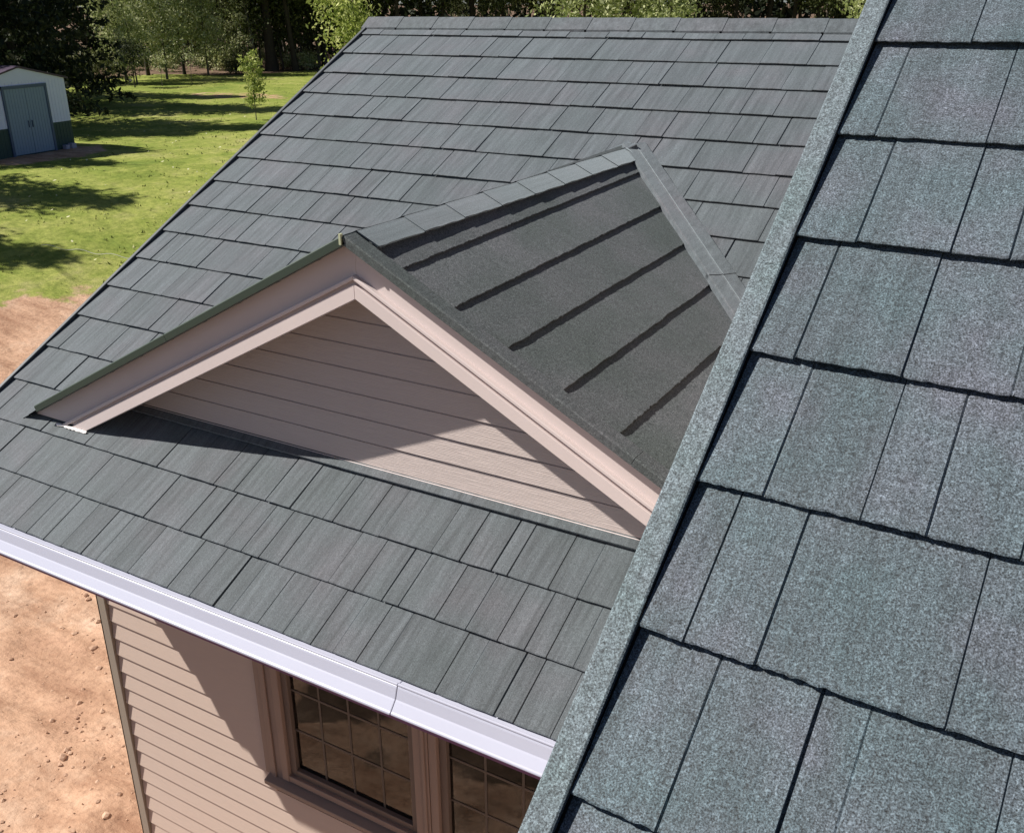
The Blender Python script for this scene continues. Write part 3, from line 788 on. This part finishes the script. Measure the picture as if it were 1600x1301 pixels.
def trunk_mesh(H, r, rg, limbs=8, lean=.05, lo=.3, spread=1.6, name='trunk'):
    mb = MB(); pts = []; n = 9; dx, dy = rg.gauss(0, lean), rg.gauss(0, lean)
    for i in range(n+1):
        t = i/n; pts.append(Vector((dx*H*t + .05*H*lean*math.sin(5*t+dx), dy*H*t, H*t - .1)))
    for i in range(n): mb.tube(pts[i], pts[i+1], r*(1-.85*i/n)*(1.35 if i == 0 else 1), r*(1-.85*(i+1)/n), 8)
    ends = []
    for k in range(limbs):
        t = lo + (1-lo)*rg.random(); b = pts[0].lerp(pts[-1], t); a = rg.uniform(0, 6.28); ln = spread*(1.1-.7*t)*rg.uniform(.6, 1.2)
        m_ = b + Vector((math.cos(a)*ln*.5, math.sin(a)*ln*.5, ln*.25)); e_ = b + Vector((math.cos(a)*ln, math.sin(a)*ln, ln*rg.uniform(.3, .8)))
        mb.tube(b, m_, r*.3, r*.18, 5); mb.tube(m_, e_, r*.18, r*.05, 5); ends.append(e_)
    return mb, ends, pts
def leaf(mb, p, s, rg, flat=0):
    a = Vector((rg.gauss(0, 1), rg.gauss(0, 1), rg.gauss(0, .6))).normalized(); b = a.orthogonal().normalized()
    b = (b*math.cos(q_ := rg.uniform(0, 6.28)) + a.cross(b)*math.sin(q_)).normalized(); c_ = a.cross(b) * .55
    mb.quad(tuple(p-b*s), tuple(p+c_*s*.8), tuple(p+b*s), tuple(p-c_*s*.8))
def make_tree(name, H, r, rx, z0, z1, nclump, nleaf, ls, lm, bm, rg, droop=False, sig=.45, limbs=10, lean=.04, noleafbelow=0):
    root = empty(name, (0, 0, 0))
    mb, ends, pts = trunk_mesh(H, r, rg, limbs, lean, max(.15, z0/H), rx*.9)
    mb.build('trunk', bm, root, smooth=True, clean=False)
    cr = MB()
    for i in range(nclump):
        if droop:      # conifer: tiers of boughs
            t = rg.random()**1.25; z = z0 + (z1-z0)*t; rad = rx*(1-t)**.8*rg.uniform(.25, 1.08); a = rg.uniform(0, 6.28)
            c_ = Vector((math.cos(a)*rad, math.sin(a)*rad, z - rad*.28)); tone = rg.random()**1.6
            for j in range(nleaf):
                q = rg.uniform(-1, 1); p = c_ + Vector((math.cos(a)*q*.7 + rg.gauss(0, .16), math.sin(a)*q*.7 + rg.gauss(0, .16), -abs(q)*.15 + rg.gauss(0, .10)))
                cr.tone = min(1, max(0, tone + rg.gauss(0, .15))); leaf(cr, p, ls*rg.uniform(.6, 1.3), rg)
        else:
            u = rg.random()**.45; th = rg.uniform(0, 6.28); cz = rg.uniform(-1, 1); sr = math.sqrt(1-cz*cz)
            c_ = Vector((math.cos(th)*sr*u*rx, math.sin(th)*sr*u*rx, (z0+z1)/2 + cz*u*(z1-z0)/2))
            k = 1 + .35*noise.noise(c_*.5); c_.x *= k; c_.y *= k; tone = rg.random()
            for j in range(nleaf):
                p = c_ + Vector((rg.gauss(0, sig), rg.gauss(0, sig), rg.gauss(0, sig*.7)))
                cr.tone = min(1, max(0, tone*.6 + rg.random()*.4)); leaf(cr, p, ls*rg.uniform(.5, 1.3), rg)
    cr.build('crown', lm, root, clean=False)
    return root
def put(proto, az, r, s=1.0, rz=None, label=None, cat='tree', group=None, first=False, xyz=None, sz=None):
    if first: o = proto
    else:
        o = proto.copy(); col.objects.link(o)
        for ch in [c_ for c_ in bpy.data.objects if c_.parent == proto]:
            d = ch.copy(); d.parent = o; col.objects.link(d)
    p = polar(az, r) if xyz is None else Vector(xyz)
    o.location = p - Vector((0, 0, .05)); o.rotation_euler = (0, 0, rz if rz is not None else random.uniform(0, 6.28)); o.scale = (s, s, sz or s)
    tag(o, label, cat, group); return o
rg = random.Random(12)
conP = make_tree('conifer', 13, .24, 4.3, 1.7, 13, 520, 34, .15, L_dark, M_bark, rg, True, limbs=14)
con2 = make_tree('conifer', 11, .20, 3.2, .9, 11, 360, 30, .14, L_dark, M_bark, rg, True, limbs=12)
wood = [make_tree('woodland_tree', 11, .16, 2.3, 3.4, 11.5, 90, 40, .15, L_mid, M_bark, rg, limbs=8, lean=.05),
        make_tree('woodland_tree', 12, .12, 1.9, 2.4, 11.5, 80, 36, .15, L_mid, M_barkp, rg, limbs=7, lean=.07),
        make_tree('woodland_tree', 12, .22, 2.6, 4.2, 12, 100, 38, .16, L_mid, M_bark, rg, limbs=9, lean=.03),
        make_tree('woodland_tree', 9, .07, 1.3, 1.4, 9, 55, 34, .13, L_mid, M_barkp, rg, limbs=8, lean=.09)]
pale = [make_tree('pale_leaved_tree', 9, .10, 2.2, 1.0, 9, 150, 34, .13, L_lite, M_bark, rg, limbs=10, lean=.05, sig=.38),
        make_tree('pale_leaved_tree', 7.5, .08, 1.8, .6, 7.5, 110, 30, .12, L_lite, M_barkp, rg, limbs=9, lean=.06, sig=.33)]
yel = make_tree('yellow_green_tree', 7, .07, 1.2, .5, 7, 110, 30, .10, L_yel, M_barkp, rg, limbs=8, sig=.28)
shr = make_tree('shrub', 1.3, .03, .9, .1, 1.3, 26, 34, .09, L_mid, M_bark, rg, limbs=6, sig=.20)
shl = make_tree('shrub', 1.2, .03, .8, .1, 1.2, 24, 30, .09, L_lite, M_barkp, rg, limbs=6, sig=.20)
sap = make_tree('sapling', 2.8, .022, .40, .15, 2.85, 54, 26, .065, L_yel, M_barkp, rg, limbs=12, sig=.10, lean=.02)
sp2 = make_tree('small_tree', 2.6, .04, .75, 1.0, 2.7, 34, 30, .075, L_dark, M_bark, rg, limbs=6, sig=.2)
sp3 = make_tree('thin_sapling', 2.4, .02, .35, 1.0, 2.4, 16, 14, .05, L_lite, M_barkp, rg, limbs=6, sig=.12, lean=.02)

put(conP, 145.7, 50.5, 1.0, 1, 'very large dark conifer behind the shed with boughs hanging to the lawn', first=True)
put(conP, 147.8, 44, .9, 2, 'dark conifer standing left of the shed at the corner of the picture')
put(conP, 149.6, 54, 1.0, 2.2, 'dark conifer left of the shed, behind the one at the picture corner')
put(conP, 147.0, 58, .95, 4.2, 'dark conifer between the two biggest ones, standing behind the shed')
put(conP, 0, 0, .84, 5.1, 'broad dark conifer beyond the left edge of the lawn, level with the shed front', xyz=(-32.0, 17.8, terr(-32, 17.8)))
put(con2, 145.4, 66, .9, 3, 'dark conifer on the far right side of the biggest conifer', first=True)
# trees to the left of the frame that throw the shadows across the lawn
for i, (x, y, s) in enumerate(((-29.8, 14.0, .98), (-24.5, 9.5, .90), (-21.8, 6.6, .78), (-27.5, 12.4, .86))):
    put(con2, 0, 0, s, i*1.3, ('tallest dark conifer in the row left of the lawn, farthest from house' , 'dark conifer left of the lawn, middle one of its row', 'shortest dark conifer in the row left of the lawn, nearest the house', 'dark conifer left of the lawn, second from the tallest of its row')[i], 'tree', 'conifers left of the lawn', xyz=(x, y, terr(x, y)))
put(sap, 0, 0, 1.0, .5, 'slender leafy yellow green sapling on the lawn close to the roof edge', 'sapling', first=True, xyz=(-22.9, 26.9, -1.5))
put(sp2, 0, 0, 1.0, .5, 'small dark crowned tree on a thin stem at the end of the conifer boughs', 'tree', first=True, xyz=(-40.2, 35.6, -1.5))
put(sp3, 0, 0, 1.0, .5, 'thin pale sapling on the lawn in front of the pale leaved trees', 'sapling', first=True, xyz=(-38.7, 38.3, -1.5))
put(sp3, 0, 0, .9, 2.5, 'second thin pale sapling, just left of the other on the lawn', 'sapling', xyz=(-39.5, 36.9, -1.5))
P1 = [(140.7, 66, .9, 0), (139.6, 70, 1.1, 0), (138.7, 66, .85, 1), (137.8, 70, 1.0, 0), (136.6, 69, .75, 1), (140.2, 63, .55, 1), (134.9, 72, .7, 1)]
F = [0, 0]
for i, (az, r, s, k) in enumerate(P1):
    put(pale[k], az, r, s, None, 'pale green sunlit tree at the woodland edge, %s to the right of the conifer' % ('first', 'third', 'fourth', 'fifth', 'sixth', 'second', 'seventh')[i], 'tree', 'pale leaved trees at the woodland edge', first=not F[k]); F[k] = 1
put(yel, 129.0, 44, 1.0, .4, 'yellow green leafy tree rising behind the left end of the main ridge', 'tree', first=True)
for az, r, s, lb in ((116.5, 62, 1.25, 'olive green tree behind the middle of the main ridge'), (113.8, 66, 1.3, 'second olive green tree behind the ridge, right of the first'), (111.8, 60, 1.1, 'third olive green tree behind the ridge, rightmost of the bright group'), (100.8, 58, 1.2, 'green tree behind the ridge beside the near roof')):
    put(pale[0] if r > 61 else pale[1], az, r, s, None, lb, 'tree')
rw = random.Random(77); F = [0]*4; n = 0
KN = ('dark barked', 'pale barked', 'thick crowned', 'slim stemmed')
for row, (r0, dr, step) in enumerate(((73, 2.5, 1.9), (78, 3, 1.5), (85, 4, 1.5))):
    az = 96 + row*.4
    while az < 158:
        k = rw.choice((0, 1, 1, 2, 3, 3)); r = r0 + rw.uniform(-dr, dr); s = rw.uniform(.85, 1.2)
        if row == 0 and az < 127: k = rw.choice((0, 2))
        if az > 136 and row < 2 or (az < 127 and row == 2): az += step; continue
        z_ = 'beyond the lawn' if az > 128 else 'behind the main ridge'
        put(wood[k], az, r, s, None, '%s woodland tree in the dense dark wood %s' % (KN[k], z_), 'tree', '%s trees of the wood %s' % (KN[k], z_), first=not F[k]); F[k] = 1
        az += step*rw.uniform(.7, 1.35); n += 1
# one thick trunk standing at the front of the wood
bt = make_tree('oak_tree', 11, .38, 3.0, 4.2, 11.5, 110, 38, .16, L_mid, M_bark, rg, limbs=9, lean=.015)
put(bt, 133.3, 71.5, 1.0, .3, 'thick trunked dark oak standing forward at the front of the wood', 'tree', first=True)
F = [0, 0]
for i in range(44):
    az = rw.uniform(128, 156); r = rw.uniform(67, 82); k = 1 if (136 < az < 142 and rw.random() < .7) or rw.random() < .15 else 0
    put((shr, shl)[k], az, r, rw.uniform(.6, 1.5), None, ('dark leafy shrub in the undergrowth of the wood', 'pale leafy shrub in the undergrowth of the wood')[k], 'shrub', ('dark undergrowth shrubs', 'pale undergrowth shrubs')[k], first=not F[k]); F[k] = 1
for i in range(26):
    az = 127.6 + i*.36 + rw.uniform(-.15, .15); r = rw.uniform(71.5, 79)
    put(wood[3 if i % 3 else 1], az, r, rw.uniform(.8, 1.15), None, '%s woodland tree in the dense dark wood beyond the lawn' % KN[3 if i % 3 else 1], 'tree', '%s trees of the wood beyond the lawn' % KN[3 if i % 3 else 1])
# deep woodland mass behind
mb = MB(); rg2 = random.Random(5)
for i in range(26000):
    az = rg2.uniform(78, 166); r = rg2.uniform(88, 104); p = polar(az, r); p.z += rg2.uniform(0, 11)
    mb.tone = rg2.random()*.6; leaf(mb, p, rg2.uniform(.3, .75), rg2)
tag(mb.build('woodland', L_dark, clean=False), 'deep dark woodland that reads as one mass behind the nearer trees', 'woodland', kind='stuff')
for o in list(bpy.data.objects):
    if o.type == 'MESH' and o.data.users == 0: bpy.data.objects.remove(o)
print('objects', len(bpy.data.objects), 'trees', n)
